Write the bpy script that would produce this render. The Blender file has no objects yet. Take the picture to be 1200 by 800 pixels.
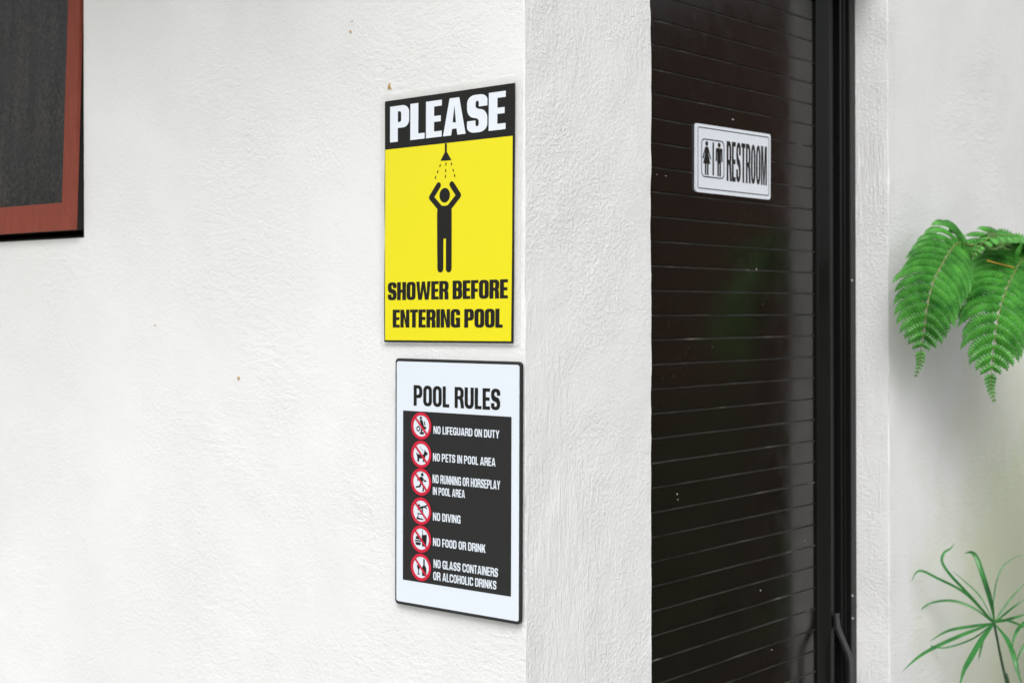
import bpy, math, random
from mathutils import Vector, Matrix, noise
from mathutils.geometry import delaunay_2d_cdt
R_ = math.radians
rnd = random.Random(7)
scene = bpy.context.scene
col = scene.collection

# ------------------------------------------------------------------ camera
cam_d = bpy.data.cameras.new('camera')
cam = bpy.data.objects.new('camera', cam_d); col.objects.link(cam)
cam.location = (0, 0, 1.5)
cam.rotation_euler = (R_(90), 0, 0)
cam.rotation_mode = 'QUATERNION'
cam.rotation_quaternion = (Matrix.Rotation(R_(90), 3, 'X') @ Matrix.Rotation(R_(-0.15), 3, 'Z')).to_quaternion()
cam_d.sensor_width = 36; cam_d.lens = 53.2
cam_d.shift_y = -0.0267
cam_d.clip_start = 0.05; cam_d.clip_end = 2000
cam_d.dof.use_dof = True; cam_d.dof.focus_distance = 1.86; cam_d.dof.aperture_fstop = 7.0
scene.camera = cam

# ------------------------------------------------------------------ daylight
SUN_ELEV, SUN_AZ = 46.0, 183.0            # azimuth of the sun, clockwise from +Y
world = bpy.data.worlds.new('World'); scene.world = world
world.use_nodes = True
wn, wl = world.node_tree.nodes, world.node_tree.links
bg = wn['Background']; bg.inputs['Strength'].default_value = 0.11
sky = wn.new('ShaderNodeTexSky'); sky.sky_type = 'NISHITA'; sky.sun_disc = False
sky.sun_elevation = R_(SUN_ELEV); sky.sun_rotation = R_(SUN_AZ)
sky.air_density = 1.0; sky.dust_density = 4.0; sky.ozone_density = 1.0
hs = wn.new('ShaderNodeHueSaturation'); hs.inputs['Saturation'].default_value = 0.22   # thin even cloud
wl.new(sky.outputs[0], hs.inputs['Color']); wl.new(hs.outputs[0], bg.inputs['Color'])
sun_d = bpy.data.lights.new('sun', 'SUN'); sun_d.energy = 0.8; sun_d.angle = R_(40); sun_d.color = (1, .99, .975)
sun = bpy.data.objects.new('sun', sun_d); col.objects.link(sun)
sdir = Vector((math.sin(R_(SUN_AZ)) * math.cos(R_(SUN_ELEV)), math.cos(R_(SUN_AZ)) * math.cos(R_(SUN_ELEV)), math.sin(R_(SUN_ELEV))))
sun.rotation_mode = 'QUATERNION'; sun.rotation_quaternion = sdir.to_track_quat('Z', 'Y'); sun.location = sdir * 20
vs = scene.view_settings
vs.view_transform = 'Standard'; vs.look = 'None'; vs.gamma = 1; vs.use_curve_mapping = False
vs.exposure = 0.70
scene.render.engine = 'CYCLES'
scene.cycles.max_bounces = 8; scene.cycles.transparent_max_bounces = 12

# ------------------------------------------------------------------ helpers
def link(o):
    col.objects.link(o); return o
def tag(o, label=None, cat=None, group=None, kind=None):
    for k, v in (('label', label), ('category', cat), ('group', group), ('kind', kind)):
        if v: o[k] = v
    return o
def empty(name, loc=(0, 0, 0), rz=0.0):
    o = bpy.data.objects.new(name, None); o.location = loc; o.rotation_euler = (0, 0, rz)
    o.empty_display_size = .1
    return link(o)

class MB:
    def __init__(s): s.v = []; s.f = []; s.m = []; s.sm = []
    def add(s, vs_, fs, mi=0, smooth=False):
        b = len(s.v); s.v += [tuple(p) for p in vs_]
        for f in fs:
            s.f.append(tuple(b + i for i in f)); s.m.append(mi); s.sm.append(smooth)
        return s
    def box(s, x0, x1, y0, y1, z0, z1, mi=0, bev=0.0):
        if bev > 0:
            prof = [(x0 + bev, y0), (x1 - bev, y0), (x1, y0 + bev), (x1, y1 - bev), (x1 - bev, y1), (x0 + bev, y1), (x0, y1 - bev), (x0, y0 + bev)]
            return s.prism_z(prof, z0, z1, mi)
        return s.add([(x0, y0, z0), (x1, y0, z0), (x1, y1, z0), (x0, y1, z0), (x0, y0, z1), (x1, y0, z1), (x1, y1, z1), (x0, y1, z1)],
                     [(3, 2, 1, 0), (4, 5, 6, 7), (0, 1, 5, 4), (1, 2, 6, 5), (2, 3, 7, 6), (3, 0, 4, 7)], mi)
    def prism_z(s, prof, z0, z1, mi=0):           # closed plan outline extruded along z
        n = len(prof)
        s.add([(x, y, z0) for x, y in prof] + [(x, y, z1) for x, y in prof],
              [(i, (i + 1) % n, n + (i + 1) % n, n + i) for i in range(n)] + [tuple(range(n))[::-1], tuple(range(n, 2 * n))], mi)
        return s
    def tube(s, pts, rad, sides=8, mi=0, smooth=True):
        pts = [Vector(p) for p in pts]; n = len(pts)
        rad = rad if isinstance(rad, (list, tuple)) else [rad] * n
        rings = []; ref = None
        for i, p in enumerate(pts):
            t = (pts[min(i + 1, n - 1)] - pts[max(i - 1, 0)]).normalized()
            if ref is None: ref = t.orthogonal().normalized()
            ref = (ref - t * ref.dot(t)).normalized(); b = t.cross(ref)
            rings.append([p + (ref * math.cos(a) + b * math.sin(a)) * rad[i] for a in [2 * math.pi * k / sides for k in range(sides)]])
        vv = [q for r in rings for q in r]
        ff = [(i * sides + k, i * sides + (k + 1) % sides, (i + 1) * sides + (k + 1) % sides, (i + 1) * sides + k) for i in range(n - 1) for k in range(sides)]
        s.add(vv, ff, mi, smooth)
        s.add(rings[0], [tuple(range(sides))[::-1]], mi); s.add(rings[-1], [tuple(range(sides))], mi)
        return s
    def build(s, name, mats, parent=None):
        me = bpy.data.meshes.new(name)
        me.from_pydata(s.v, [], s.f); me.update()
        for m in (mats if isinstance(mats, (list, tuple)) else [mats]): me.materials.append(m)
        me.polygons.foreach_set('material_index', s.m); me.polygons.foreach_set('use_smooth', s.sm)
        o = bpy.data.objects.new(name, me); link(o)
        if parent: o.parent = parent
        return o

def mat(name, rgb, rough=.6, spec=.5, metal=0.0):
    m = bpy.data.materials.new(name); m.use_nodes = True
    b = m.node_tree.nodes['Principled BSDF']
    b.inputs['Base Color'].default_value = (*rgb, 1); b.inputs['Roughness'].default_value = rough
    b.inputs['Specular IOR Level'].default_value = spec; b.inputs['Metallic'].default_value = metal
    return m
def nd(m, t, **kw):
    n = m.node_tree.nodes.new(t)
    for k, v in kw.items():
        if k in n.inputs: n.inputs[k].default_value = v
        else: setattr(n, k, v)
    return n
def lk(m, a, b): m.node_tree.links.new(a, b)
def bsdf(m): return m.node_tree.nodes['Principled BSDF']
def math_n(m, op, a, b=None, clamp=False):
    n = m.node_tree.nodes.new('ShaderNodeMath'); n.operation = op; n.use_clamp = clamp
    for i, x in enumerate((a, b)):
        if x is None: continue
        if isinstance(x, (int, float)): n.inputs[i].default_value = x
        else: lk(m, x, n.inputs[i])
    return n.outputs[0]
def noise_n(m, vec, scale, detail=2, rough=.5, dist=0.0):
    n = nd(m, 'ShaderNodeTexNoise'); n.inputs['Scale'].default_value = scale; n.inputs['Detail'].default_value = detail
    n.inputs['Roughness'].default_value = rough; n.inputs['Distortion'].default_value = dist
    lk(m, vec, n.inputs['Vector']); return n.outputs['Fac']
def mapped(m, scale=(1, 1, 1), rot=(0, 0, 0)):
    tc = nd(m, 'ShaderNodeTexCoord'); mp = nd(m, 'ShaderNodeMapping')
    mp.inputs['Scale'].default_value = scale; mp.inputs['Rotation'].default_value = rot
    lk(m, tc.outputs['Object'], mp.inputs['Vector']); return mp.outputs[0]
def ramp(m, fac, stops):
    r = nd(m, 'ShaderNodeValToRGB'); e = r.color_ramp.elements
    while len(e) < len(stops): e.new(.5)
    for i, (p, c) in enumerate(stops):
        e[i].position = p; e[i].color = (*c, 1) if len(c) == 3 else c
    lk(m, fac, r.inputs[0]); return r.outputs[0]

# --- painted render (plaster): grain + lumps + trowel strokes
def plaster(name, base, lump, stroke, grain, stroke_scale, stroke_rot, dist=.004):
    m = mat(name, base, .62, .35)
    v = mapped(m)
    g1 = noise_n(m, v, 380, 3, .7)
    g2 = noise_n(m, v, 190, 4, .65, .3)
    g2 = ramp(m, g2, [(.42, (0, 0, 0)), (.66, (1, 1, 1))])
    sv = mapped(m, stroke_scale, stroke_rot)
    s1 = noise_n(m, sv, 1.0, 5, .6, .9)
    s1 = ramp(m, s1, [(.40, (0, 0, 0)), (.62, (1, 1, 1))])
    mask = ramp(m, noise_n(m, v, 3.1, 3, .55, .5), [(.44, (.06,) * 3), (.64, (1, 1, 1))])
    mask2 = ramp(m, noise_n(m, v, 5.3, 2, .5, .3), [(.36, (.25,) * 3), (.60, (1, 1, 1))])
    big = noise_n(m, v, 14, 3, .5)
    gm = ramp(m, noise_n(m, v, 9.0, 3, .6, .8), [(.36, (.22,) * 3), (.64, (1, 1, 1))])
    h = math_n(m, 'MULTIPLY', math_n(m, 'MULTIPLY', g1, gm), grain)
    h = math_n(m, 'ADD', h, math_n(m, 'MULTIPLY', math_n(m, 'MULTIPLY', g2, mask2), lump))
    h = math_n(m, 'ADD', h, math_n(m, 'MULTIPLY', math_n(m, 'MULTIPLY', s1, mask), stroke))
    h = math_n(m, 'ADD', h, math_n(m, 'MULTIPLY', big, .55))
    bp = nd(m, 'ShaderNodeBump'); bp.inputs['Strength'].default_value = 1.0; bp.inputs['Distance'].default_value = dist
    lk(m, h, bp.inputs['Height']); lk(m, bp.outputs[0], bsdf(m).inputs['Normal'])
    c2 = tuple(x * .93 for x in base)
    tone = noise_n(m, v, 2.3, 4, .6, .4)
    c = ramp(m, tone, [(.35, (c2[0], c2[1] * 1.0, c2[2] * .985)), (.65, base)])
    # faint algae stain behind the plants; tint also paints in their green bounce and shade
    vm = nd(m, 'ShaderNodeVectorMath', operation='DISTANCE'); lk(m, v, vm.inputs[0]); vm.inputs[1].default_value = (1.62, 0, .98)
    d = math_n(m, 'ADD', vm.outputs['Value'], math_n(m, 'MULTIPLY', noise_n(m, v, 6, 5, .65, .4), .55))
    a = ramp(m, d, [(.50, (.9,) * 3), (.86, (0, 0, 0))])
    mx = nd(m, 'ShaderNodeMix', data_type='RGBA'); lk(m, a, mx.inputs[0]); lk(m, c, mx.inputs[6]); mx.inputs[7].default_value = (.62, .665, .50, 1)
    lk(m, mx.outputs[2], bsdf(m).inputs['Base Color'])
    return m
WHITE = (.785, .793, .803)
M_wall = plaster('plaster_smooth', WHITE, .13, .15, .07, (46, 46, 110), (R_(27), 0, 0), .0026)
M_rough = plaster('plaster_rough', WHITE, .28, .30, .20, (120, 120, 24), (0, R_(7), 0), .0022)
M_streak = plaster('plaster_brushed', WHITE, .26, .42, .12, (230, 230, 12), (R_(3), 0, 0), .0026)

# ------------------------------------------------------------------ ground, paving, bed
CORNER = Vector((0.0153, 1.75, 0.0))
AL = R_(51.13)
m_ground = mat('soil_grass', (.10, .13, .05), .95)
lk(m_ground, ramp(m_ground, noise_n(m_ground, mapped(m_ground), 3, 6, .6), [(.35, (.07, .10, .03)), (.65, (.14, .15, .07))]), bsdf(m_ground).inputs['Base Color'])
MB().add([(-400, -400, -.02), (400, -400, -.02), (400, 400, -.02), (-400, 400, -.02)], [(0, 1, 2, 3)]).build('ground', m_ground)['kind'] = 'structure'
m_pave = mat('pale_concrete', (.42, .41, .39), .85)
lk(m_pave, ramp(m_pave, noise_n(m_pave, mapped(m_pave), 6, 6, .65), [(.3, (.38, .37, .35)), (.7, (.48, .47, .45))]), bsdf(m_pave).inputs['Base Color'])
pv = empty('pavement', CORNER, AL); pv['kind'] = 'structure'
b = MB()
for i in range(9):
    for j in range(12):                         # square slabs with joints, in front of both walls
        x0, y0 = -5 + i * .8, -6 + j * .8
        if x0 + .8 > .0 and y0 + .8 > 0.0: continue
        b.box(x0 + .004, x0 + .796, y0 + .004, y0 + .796, -.04, .0)
o = b.build('paving_slabs', m_pave, pv); o['kind'] = 'structure'
m_soil = mat('dark_soil', (.05, .035, .022), .95)
so = MB().box(2.21, 7.0, -2.6, -.01, -.06, .05).build('garden_soil', m_soil); so.location = CORNER; so.rotation_euler = (0, 0, AL); so['kind'] = 'structure'
so2 = MB().box(1.05, 2.195, -.5, -.01, .004, .06).build('planting_soil', m_soil); so2.location = CORNER; so2.rotation_euler = (0, 0, AL); so2['kind'] = 'structure'

# ------------------------------------------------------------------ the white building (local frame: x along the door wall, y back along the sign wall)
bld = empty('white_building', CORNER, AL)
tag(bld, 'white roughly plastered building with a dark restroom door and a red framed window', 'building')
HT = 2.55
DX0, DX1, DZ = .262, .968, 2.075            # door opening
WT0, WT1, WZ0, WZ1 = .848, 1.62, 1.617, 2.075  # window opening, y range and z range

def arc(cx, cy, r, a0, a1, n=5):
    return [((cx + r * math.cos(R_(a0 + (a1 - a0) * k / n)), cy + r * math.sin(R_(a0 + (a1 - a0) * k / n))),
             (math.cos(R_(a0 + (a1 - a0) * k / n)), math.sin(R_(a0 + (a1 - a0) * k / n)))) for k in range(n + 1)]
def seg(p, q, nrm, step):
    L = math.hypot(q[0] - p[0], q[1] - p[1]); n = max(1, round(L / step))
    ks = [0, min(.0008 / L, .3)] + [k / n for k in range(1, n)] + [1 - min(.0008 / L, .3), 1]     # tight columns keep the corners crisp
    return [((p[0] + (q[0] - p[0]) * k, p[1] + (q[1] - p[1]) * k), nrm) for k in ks]
def disp(x, y, z, amp, edge):
    p = Vector((x, y, z))
    d = noise.noise(p * 5.0) * .0018 + noise.noise(p * 17.0 + Vector((3, 1, 2))) * .0009 * amp
    d += noise.noise(p * 55.0) * .00055 * amp + noise.noise(p * 120.0) * .00028 * amp
    return d + edge * (noise.noise(p * 34.0 + Vector((9, 9, 9))) * .0006 + noise.noise(p * 90.0) * .0004)
def zrows(z0, z1, fine0, fine1):
    out = [z0]; z = z0
    while z < z1 - 1e-6:
        step = .011 if fine0 <= z < fine1 else .06
        z = min(z + step, z1); out.append(z)
    return out
def skin(mb, path, zs, mi_of, amp_of, hole=None):
    n = len(path); vv = []
    for z in zs:
        for (x, y), (nx, ny) in path:
            e = math.exp(-(min(math.hypot(x - cx_, y) for cx_ in (0, DX0, DX1)) / .007) ** 2)
            d = disp(x, y, z, amp_of(x, y), e)
            if hole and abs(x) < .002 and hole[0] - .02 < y < hole[1] + .02 and hole[2] - .02 < z < hole[3] + .02: d = min(d, 0) * .3
            vv.append((x + nx * d, y + ny * d, z))
    base = len(mb.v); mb.v += vv
    for j in range(len(zs) - 1):
        for i in range(n - 1):
            xm = (path[i][0][0] + path[i + 1][0][0]) / 2; ym = (path[i][0][1] + path[i + 1][0][1]) / 2; zm = (zs[j] + zs[j + 1]) / 2
            if hole and xm < .001 and hole[0] < ym < hole[1] and hole[2] < zm < hole[3]: continue
            a = base + j * n + i
            mb.f.append((a, a + 1, a + n + 1, a + n)); mb.m.append(mi_of(xm, ym)); mb.sm.append(True)

r1, r2 = .0005, .0005
zs = sorted(set(zrows(0, HT, .85, 2.12) + [WZ0, WZ1, DZ]))
left_path = seg((0, 4.2), (0, WT1), (-1, 0), .05) + seg((0, WT1), (0, WT0), (-1, 0), .03)[1:] + seg((0, WT0), (0, r1), (-1, 0), .012)[1:] \
    + arc(r1, r1, r1, 180, 270)[1:] + seg((r1, 0), (DX0 - r2, 0), (0, -1), .008)[1:] + arc(DX0 - r2, r2, r2, 270, 360, 4)[1:] + seg((DX0, r2), (DX0, .13), (1, 0), .02)[1:]
right_path = seg((DX1, .13), (DX1, r2), (-1, 0), .008) + arc(DX1 + r2, r2, r2, 180, 270, 4)[1:] + seg((DX1 + r2, 0), (1.9, 0), (0, -1), .014)[1:] + seg((1.9, 0), (4.2, 0), (0, -1), .08)[1:]
wb = MB()
def mi_of(x, y):
    if y > .009 and (abs(x - DX0) < .003 or abs(x - DX1) < .003): return 2
    if x < .0035: return 0
    if x < 1.0: return 1
    return 0
def amp_of(x, y):
    if x < .003: return .55
    return 1.15 if x < 1.0 else .6
skin(wb, left_path, zs, mi_of, amp_of, (WT0, WT1, WZ0, WZ1))
skin(wb, right_path, zs, mi_of, amp_of)
# lintel over the door, window reveals, back walls, roof slab
wb.box(DX0 - .004, DX1 + .004, .004, .13, DZ, HT, 1)
for (ya, yb, za, zb) in ((WT0 - .02, WT0, WZ0 - .02, WZ1 + .02), (WT1, WT1 + .02, WZ0 - .02, WZ1 + .02), (WT0, WT1, WZ0 - .02, WZ0), (WT0, WT1, WZ1, WZ1 + .02)):
    wb.box(.002, .11, ya, yb, za, zb, 0)
wb.box(4.2, 4.3, 0, 4.3, 0, HT, 0); wb.box(0, 4.2, 4.2, 4.3, 0, HT, 0)
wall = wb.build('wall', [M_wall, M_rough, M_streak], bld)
m_roof = mat('roof_concrete', (.35, .34, .33), .9)
MB().box(-.62, 4.4, -.10, 4.4, HT + .002, HT + .14).build('roof', m_roof, bld)
m_dark = mat('dark_void', (.012, .011, .010), .9)  # near-black stands in for the shade inside the window gap
# small rusty flecks on the plaster
m_fleck = mat('rust_fleck', (.46, .30, .14), .9)
def fleck(t, z, r, parts=3):
    mb = MB()
    for k in range(parts):
        cy, cz = t + rnd.uniform(-r, r) * (k > 0), z + rnd.uniform(-1.6 * r, 1.6 * r) * (k > 0)
        rr = r * rnd.uniform(.5, 1) if k else r
        n = 7; ring = [(-.0012, cy + rr * rnd.uniform(.6, 1.1) * math.cos(a), cz + rr * rnd.uniform(.7, 1.3) * math.sin(a)) for a in [2 * math.pi * i / n for i in range(n)]]
        mb.add(ring + [(-.0030, cy, cz)], [(i, (i + 1) % n, n) for i in range(n)])
        mb.add([(.004, p[1], p[2]) for p in ring] + ring, [(i, (i + 1) % n, n + (i + 1) % n, n + i) for i in range(n)])
    mb.build('mud_fleck', m_fleck, bld)
fleck(.2135, 1.7835, .0020, 5); fleck(.282, 1.860, .0015, 2); fleck(.498, 1.415, .0016, 3); fleck(.678, 1.485, .0014, 1); fleck(.279, 1.873, .0009, 1)

# ------------------------------------------------------------------ window: dark jamb lining, tilted red sash, dirty pane
m_red = mat('red_brown_timber', (.20, .052, .032), .55, .25)
v = mapped(m_red, (1, 40, 3)); n_ = noise_n(m_red, v, 6, 4, .6)
lk(m_red, ramp(m_red, n_, [(.3, (.185, .042, .026)), (.7, (.25, .058, .037))]), bsdf(m_red).inputs['Base Color'])
m_pane = mat('dusty_dark_glass', (.02, .018, .016), .22, .42)
v = mapped(m_pane); sp = noise_n(m_pane, v, 190, 3, .7); sp2 = noise_n(m_pane, v, 9, 3, .6)
drip = noise_n(m_pane, mapped(m_pane, (1, 55, 4)), 1.0, 4, .6, .3)
sp = math_n(m_pane, 'ADD', math_n(m_pane, 'MULTIPLY', sp, .72), math_n(m_pane, 'MULTIPLY', math_n(m_pane, 'MULTIPLY', drip, sp2), .56))
spk = ramp(m_pane, sp, [(.40, (.004, .0036, .0034)), (.52, (.020, .018, .016)), (.68, (.055, .050, .042))])
lk(m_pane, spk, bsdf(m_pane).inputs['Base Color'])
lk(m_pane, ramp(m_pane, sp2, [(.3, (.22,) * 3), (.7, (.42,) * 3)]), bsdf(m_pane).inputs['Roughness'])
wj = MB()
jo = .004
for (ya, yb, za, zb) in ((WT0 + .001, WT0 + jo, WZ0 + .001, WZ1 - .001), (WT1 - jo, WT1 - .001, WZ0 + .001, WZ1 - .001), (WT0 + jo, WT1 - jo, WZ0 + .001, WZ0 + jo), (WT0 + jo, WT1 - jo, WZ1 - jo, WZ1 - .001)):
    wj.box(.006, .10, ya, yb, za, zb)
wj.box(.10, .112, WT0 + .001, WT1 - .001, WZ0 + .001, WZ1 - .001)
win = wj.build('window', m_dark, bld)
sash = MB()
FW, FR = .030, .042; a_, b_, c_, d_ = WT0 + .004, WT1 - .007, WZ0 + .011, WZ1 - .006
HZ = d_                                       # hinge line along the top
TILT = R_(2.2)
def tilt(mb):
    ca, sa = math.cos(TILT), math.sin(TILT)
    mb.v = [(.006 + (x - .006) * ca + (z - HZ) * sa, y, HZ + (z - HZ) * ca - (x - .006) * sa) for x, y, z in mb.v]
def mitre(p0, p1, p2, p3):                   # one mitred rail with a bevelled inner edge; points on the face as (y, z)
    f = .000; bk = .007
    v4 = [p0, p1, p2, p3]
    vv = [(f, *p) for p in v4] + [(bk, *p) for p in v4]
    sash.add(vv, [(0, 1, 2, 3), (7, 6, 5, 4), (0, 4, 5, 1), (1, 5, 6, 2), (2, 6, 7, 3), (3, 7, 4, 0)])
g = .0004
mitre((a_, c_ + g), (a_, d_ - g), (a_ + FW, d_ - FR - g), (a_ + FW, c_ + FR + g))
mitre((b_, d_ - g), (b_, c_ + g), (b_ - FW, c_ + FR + g), (b_ - FW, d_ - FR - g))
mitre((b_ - g, c_), (a_ + g, c_), (a_ + FW + g, c_ + FR), (b_ - FW - g, c_ + FR))
mitre((a_ + g, d_), (b_ - g, d_), (b_ - FW - g, d_ - FR), (a_ + FW + g, d_ - FR))
tilt(sash); sash.build('sash', m_red, win)
sf = MB()                                     # near-black frame behind the timber face paints in the shaded gap
for (ya, yb, za, zb) in ((a_ + .0015, a_ + FW - .001, c_ + .0015, d_ - .0015), (b_ - FW + .001, b_ - .0015, c_ + .0015, d_ - .0015), (a_ + FW - .0008, b_ - FW + .0008, c_ + .0015, c_ + FR - .001), (a_ + FW - .0008, b_ - FW + .0008, d_ - FR + .001, d_ - .0015)):
    sf.box(.0075, .034, ya, yb, za, zb)
tilt(sf); sf.build('shade_frame', m_dark, win)
pn = MB().box(.012, .018, a_ + FW - .004, b_ - FW + .004, c_ + FR - .004, d_ - FR + .004); tilt(pn); pn.build('pane', m_pane, win)

# ------------------------------------------------------------------ door
m_door = mat('dark_brown_door', (.0075, .0055, .0045), .16, .40)
v = mapped(m_door)
sm_ = noise_n(m_door, mapped(m_door, (1, 1, 1)), 130, 4, .75)
mk = noise_n(m_door, v, 6, 3, .6)
dust = math_n(m_door, 'MULTIPLY', ramp(m_door, sm_, [(.62, (0, 0, 0)), (.72, (1, 1, 1))]), ramp(m_door, mk, [(.48, (0, 0, 0)), (.66, (1, 1, 1))]))
mixc = nd(m_door, 'ShaderNodeMix', data_type='RGBA')
lk(m_door, dust, mixc.inputs[0]); mixc.inputs[6].default_value = (.0075, .0055, .0045, 1); mixc.inputs[7].default_value = (.06, .055, .05, 1)
lk(m_door, mixc.outputs[2], bsdf(m_door).inputs['Base Color'])
lk(m_door, ramp(m_door, noise_n(m_door, v, 22, 4, .6), [(.3, (.10,) * 3), (.75, (.24,) * 3)]), bsdf(m_door).inputs['Roughness'])
bpn = nd(m_door, 'ShaderNodeBump'); bpn.inputs['Strength'].default_value = .25; bpn.inputs['Distance'].default_value = .002
lk(m_door, noise_n(m_door, mapped(m_door, (9, 1, 2)), 1.0, 2, .5), bpn.inputs['Height']); lk(m_door, bpn.outputs[0], bsdf(m_door).inputs['Normal'])
m_frame = mat('black_door_frame', (.006, .006, .006), .22, .25)
PY, PITCH = .090, .0345
prof = []
z = 1.6035 - PITCH * 44
while z < 2.012:
    prof += [(PY, z), (PY, z + PITCH - .0036), (PY - .0010, z + PITCH - .0028), (PY - .0012, z + PITCH - .0023), (PY + .0010, z + PITCH - .0012), (PY + .0010, z + PITCH - .0001)]
    z += PITCH
prof = [p for p in prof if .03 < p[1] < 2.012]
prof = [(PY, .03)] + prof + [(PY, 2.013)]
db = MB(); nP = len(prof)
PX0, PX1 = .30, .8805
db.add([(PX0, y, z) for y, z in prof] + [(PX1, y, z) for y, z in prof], [(i, nP + i, nP + i + 1, i + 1) for i in range(nP - 1)])
for i in range(nP - 1): db.m[i] = 1 if min(prof[i][0], prof[i + 1][0]) < PY - .0005 else 0
db.box(PX0, PX1, PY + .006, PY + .03, .03, 2.013)
m_bead = mat('glint_worn_bead', (.02, .018, .016), .35, .5)     # slat edges: highlight glints painted into the colour, mixed with wear
_w = noise_n(m_bead, mapped(m_bead, (9, 30, 30)), 1.6, 5, .7, .4)
lk(m_bead, ramp(m_bead, _w, [(.38, (.010, .009, .008)), (.60, (.036, .034, .032)), (.74, (.20, .195, .18))]), bsdf(m_bead).inputs['Base Color'])
door = db.build('door', [m_door, m_bead], bld)
st = MB()
stile = [(.8815, .118), (.8815, .0865), (.8860, .0840), (.9055, .0764), (.9080, .0745), (.9190, .0745), (.9215, .0765), (.9280, .0870), (.9300, .0890), (.9300, .118)]
st.prism_z(stile[::-1], .02, 2.058)
x_m = .262 + (.968 - .9300)
st.prism_z([(x_m + (.9300 - x), y) for x, y in stile], .02, 2.058)
rail = [(2.0145, .1175), (2.0145, .0850), (2.0165, .0830), (2.030, .0805), (2.033, .0765), (2.035, .0748), (2.056, .0748), (2.0575, .0765), (2.0575, .1175)]
n = len(rail); xa, xb = x_m + .0487, .8812
st.add([(xa, y, z) for z, y in rail] + [(xb, y, z) for z, y in rail], [(i, (i + 1) % n, n + (i + 1) % n, n + i) for i in range(n)])
st.build('stile', m_frame, door)
fr = MB()
jam = [(.9340, .125), (.9340, .0700), (.9360, .0680), (.9455, .0680), (.9465, .0670), (.9465, .0590), (.9480, .0575), (.9660, .0575), (.9665, .125)]
fr.prism_z(jam[::-1], .0, DZ - .002)
fr.prism_z([(.262 + .968 - x, y) for x, y in jam], .0, DZ - .002)
fr.box(.2965, .9335, .0620, .1240, 2.0615, DZ - .001)
fr.build('door_frame', m_frame, door)
m_handle = mat('black_painted_steel', (.025, .025, .027), .35, .5, .3)
hb = MB()
hx0, hx1 = .9105, .9235
hp = [(a, z - .024) for a, z in [(.0735, 1.026), (.0715, 1.018), (.0700, 1.004), (.0640, .990), (.0500, .962), (.0470, .950), (.0465, .900), (.0465, .800), (.0500, .788), (.0640, .762), (.0700, .750), (.0735, .726)]]
th = .0045
vv = []
for i, (y, zz) in enumerate(hp):
    p, q = hp[max(i - 1, 0)], hp[min(i + 1, len(hp) - 1)]
    ty, tz = q[0] - p[0], q[1] - p[1]; L = math.hypot(ty, tz); ny, nz = tz / L, -ty / L   # outward
    vv += [(hx0, y, zz), (hx1, y, zz), (hx1, y + ny * th, zz + nz * th), (hx0, y + ny * th, zz + nz * th)]
ff = [(4 * i + k, 4 * i + (k + 1) % 4, 4 * i + 4 + (k + 1) % 4, 4 * i + 4 + k) for i in range(len(hp) - 1) for k in range(4)] + [(0, 1, 2, 3), (len(vv) - 4, len(vv) - 3, len(vv) - 2, len(vv) - 1)]
hb.add(vv, ff); hb.box(hx0 - .003, hx1 - .001, .0665, .0742, 1.0005, 1.0035); hb.build('handle', m_handle, door)
m_screw = mat('zinc_screw', (.30, .30, .30), .35, .5, .6)
def screw(x, y, zz, r=.0024):
    sb = MB(); rings = [(r, .0), (r, -.0008), (r * .6, -.0018), (r * .1, -.0021)]
    n = 10; vv = [(x + q * math.cos(2 * math.pi * k / n), y + d, zz + q * math.sin(2 * math.pi * k / n)) for q, d in rings for k in range(n)]
    sb.add(vv, [(i * n + k, i * n + (k + 1) % n, (i + 1) * n + (k + 1) % n, (i + 1) * n + k) for i in range(3) for k in range(n)] + [tuple(range(3 * n, 4 * n))], 0, True)
    sb.build('screw', m_screw, door)
screw(.9500, .0575, 1.029); screw(.9505, .0575, .991); screw(.9510, .0575, 1.5545); screw(.9170, .0692, .9885, .0026)
hp_ = MB().box(.9482, .9658, .0562, .0574, 1.0085, 1.0095); hp_.build('hinge_plate', m_handle, door)
m_chip = mat('white_chip', (.62, .60, .57), .7)
def chip(x, zz, w, h):
    n = 7; w *= .75; h *= .75; MB().add([(x + w * rnd.uniform(.6, 1) * math.cos(6.283 * k / n), PY - .0006, zz + h * rnd.uniform(.6, 1) * math.sin(6.283 * k / n)) for k in range(n)] +
                    [(x, PY - .0014, zz)], [(k, (k + 1) % n, n) for k in range(n)]).build('paint_chip', m_chip, door)
for c in ((.620, 1.793, .0055, .0014), (.412, 1.6955, .0030, .0008), (.435, 1.695, .0050, .0007), (.690, 1.568, .0012, .0030), (.462, 1.242, .0016, .0022), (.464, 1.234, .0012, .0018), (.700, 1.070, .0010, .0028), (.735, .972, .0022, .0009), (.845, 1.130, .0030, .0009), (.855, 1.015, .0050, .0007)):
    chip(*c)

# ------------------------------------------------------------------ flat drawing kit for printed signs (millimetres)
def round_poly(pts):
    out = []; n = len(pts)
    for i in range(n):
        p = pts[i]; x, y = p[0], p[1]; r = p[2] if len(p) > 2 else 0
        if r <= 0: out.append((x, y)); continue
        a, c = pts[i - 1], pts[(i + 1) % n]
        ux, uy = a[0] - x, a[1] - y; wx, wy = c[0] - x, c[1] - y
        lu, lw = math.hypot(ux, uy), math.hypot(wx, wy)
        ru, rw = min(r, lu * .499), min(r, lw * .499)
        p0 = (x + ux / lu * ru, y + uy / lu * ru); p1 = (x + wx / lw * rw, y + wy / lw * rw)
        for k in range(7):                       # conic close to a quarter ellipse
            t = k / 6; w = .7071; q0, q1, q2 = (1 - t) ** 2, 2 * t * (1 - t) * w, t * t; s = q0 + q1 + q2
            out.append(((q0 * p0[0] + q1 * x + q2 * p1[0]) / s, (q0 * p0[1] + q1 * y + q2 * p1[1]) / s))
    return out
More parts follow.
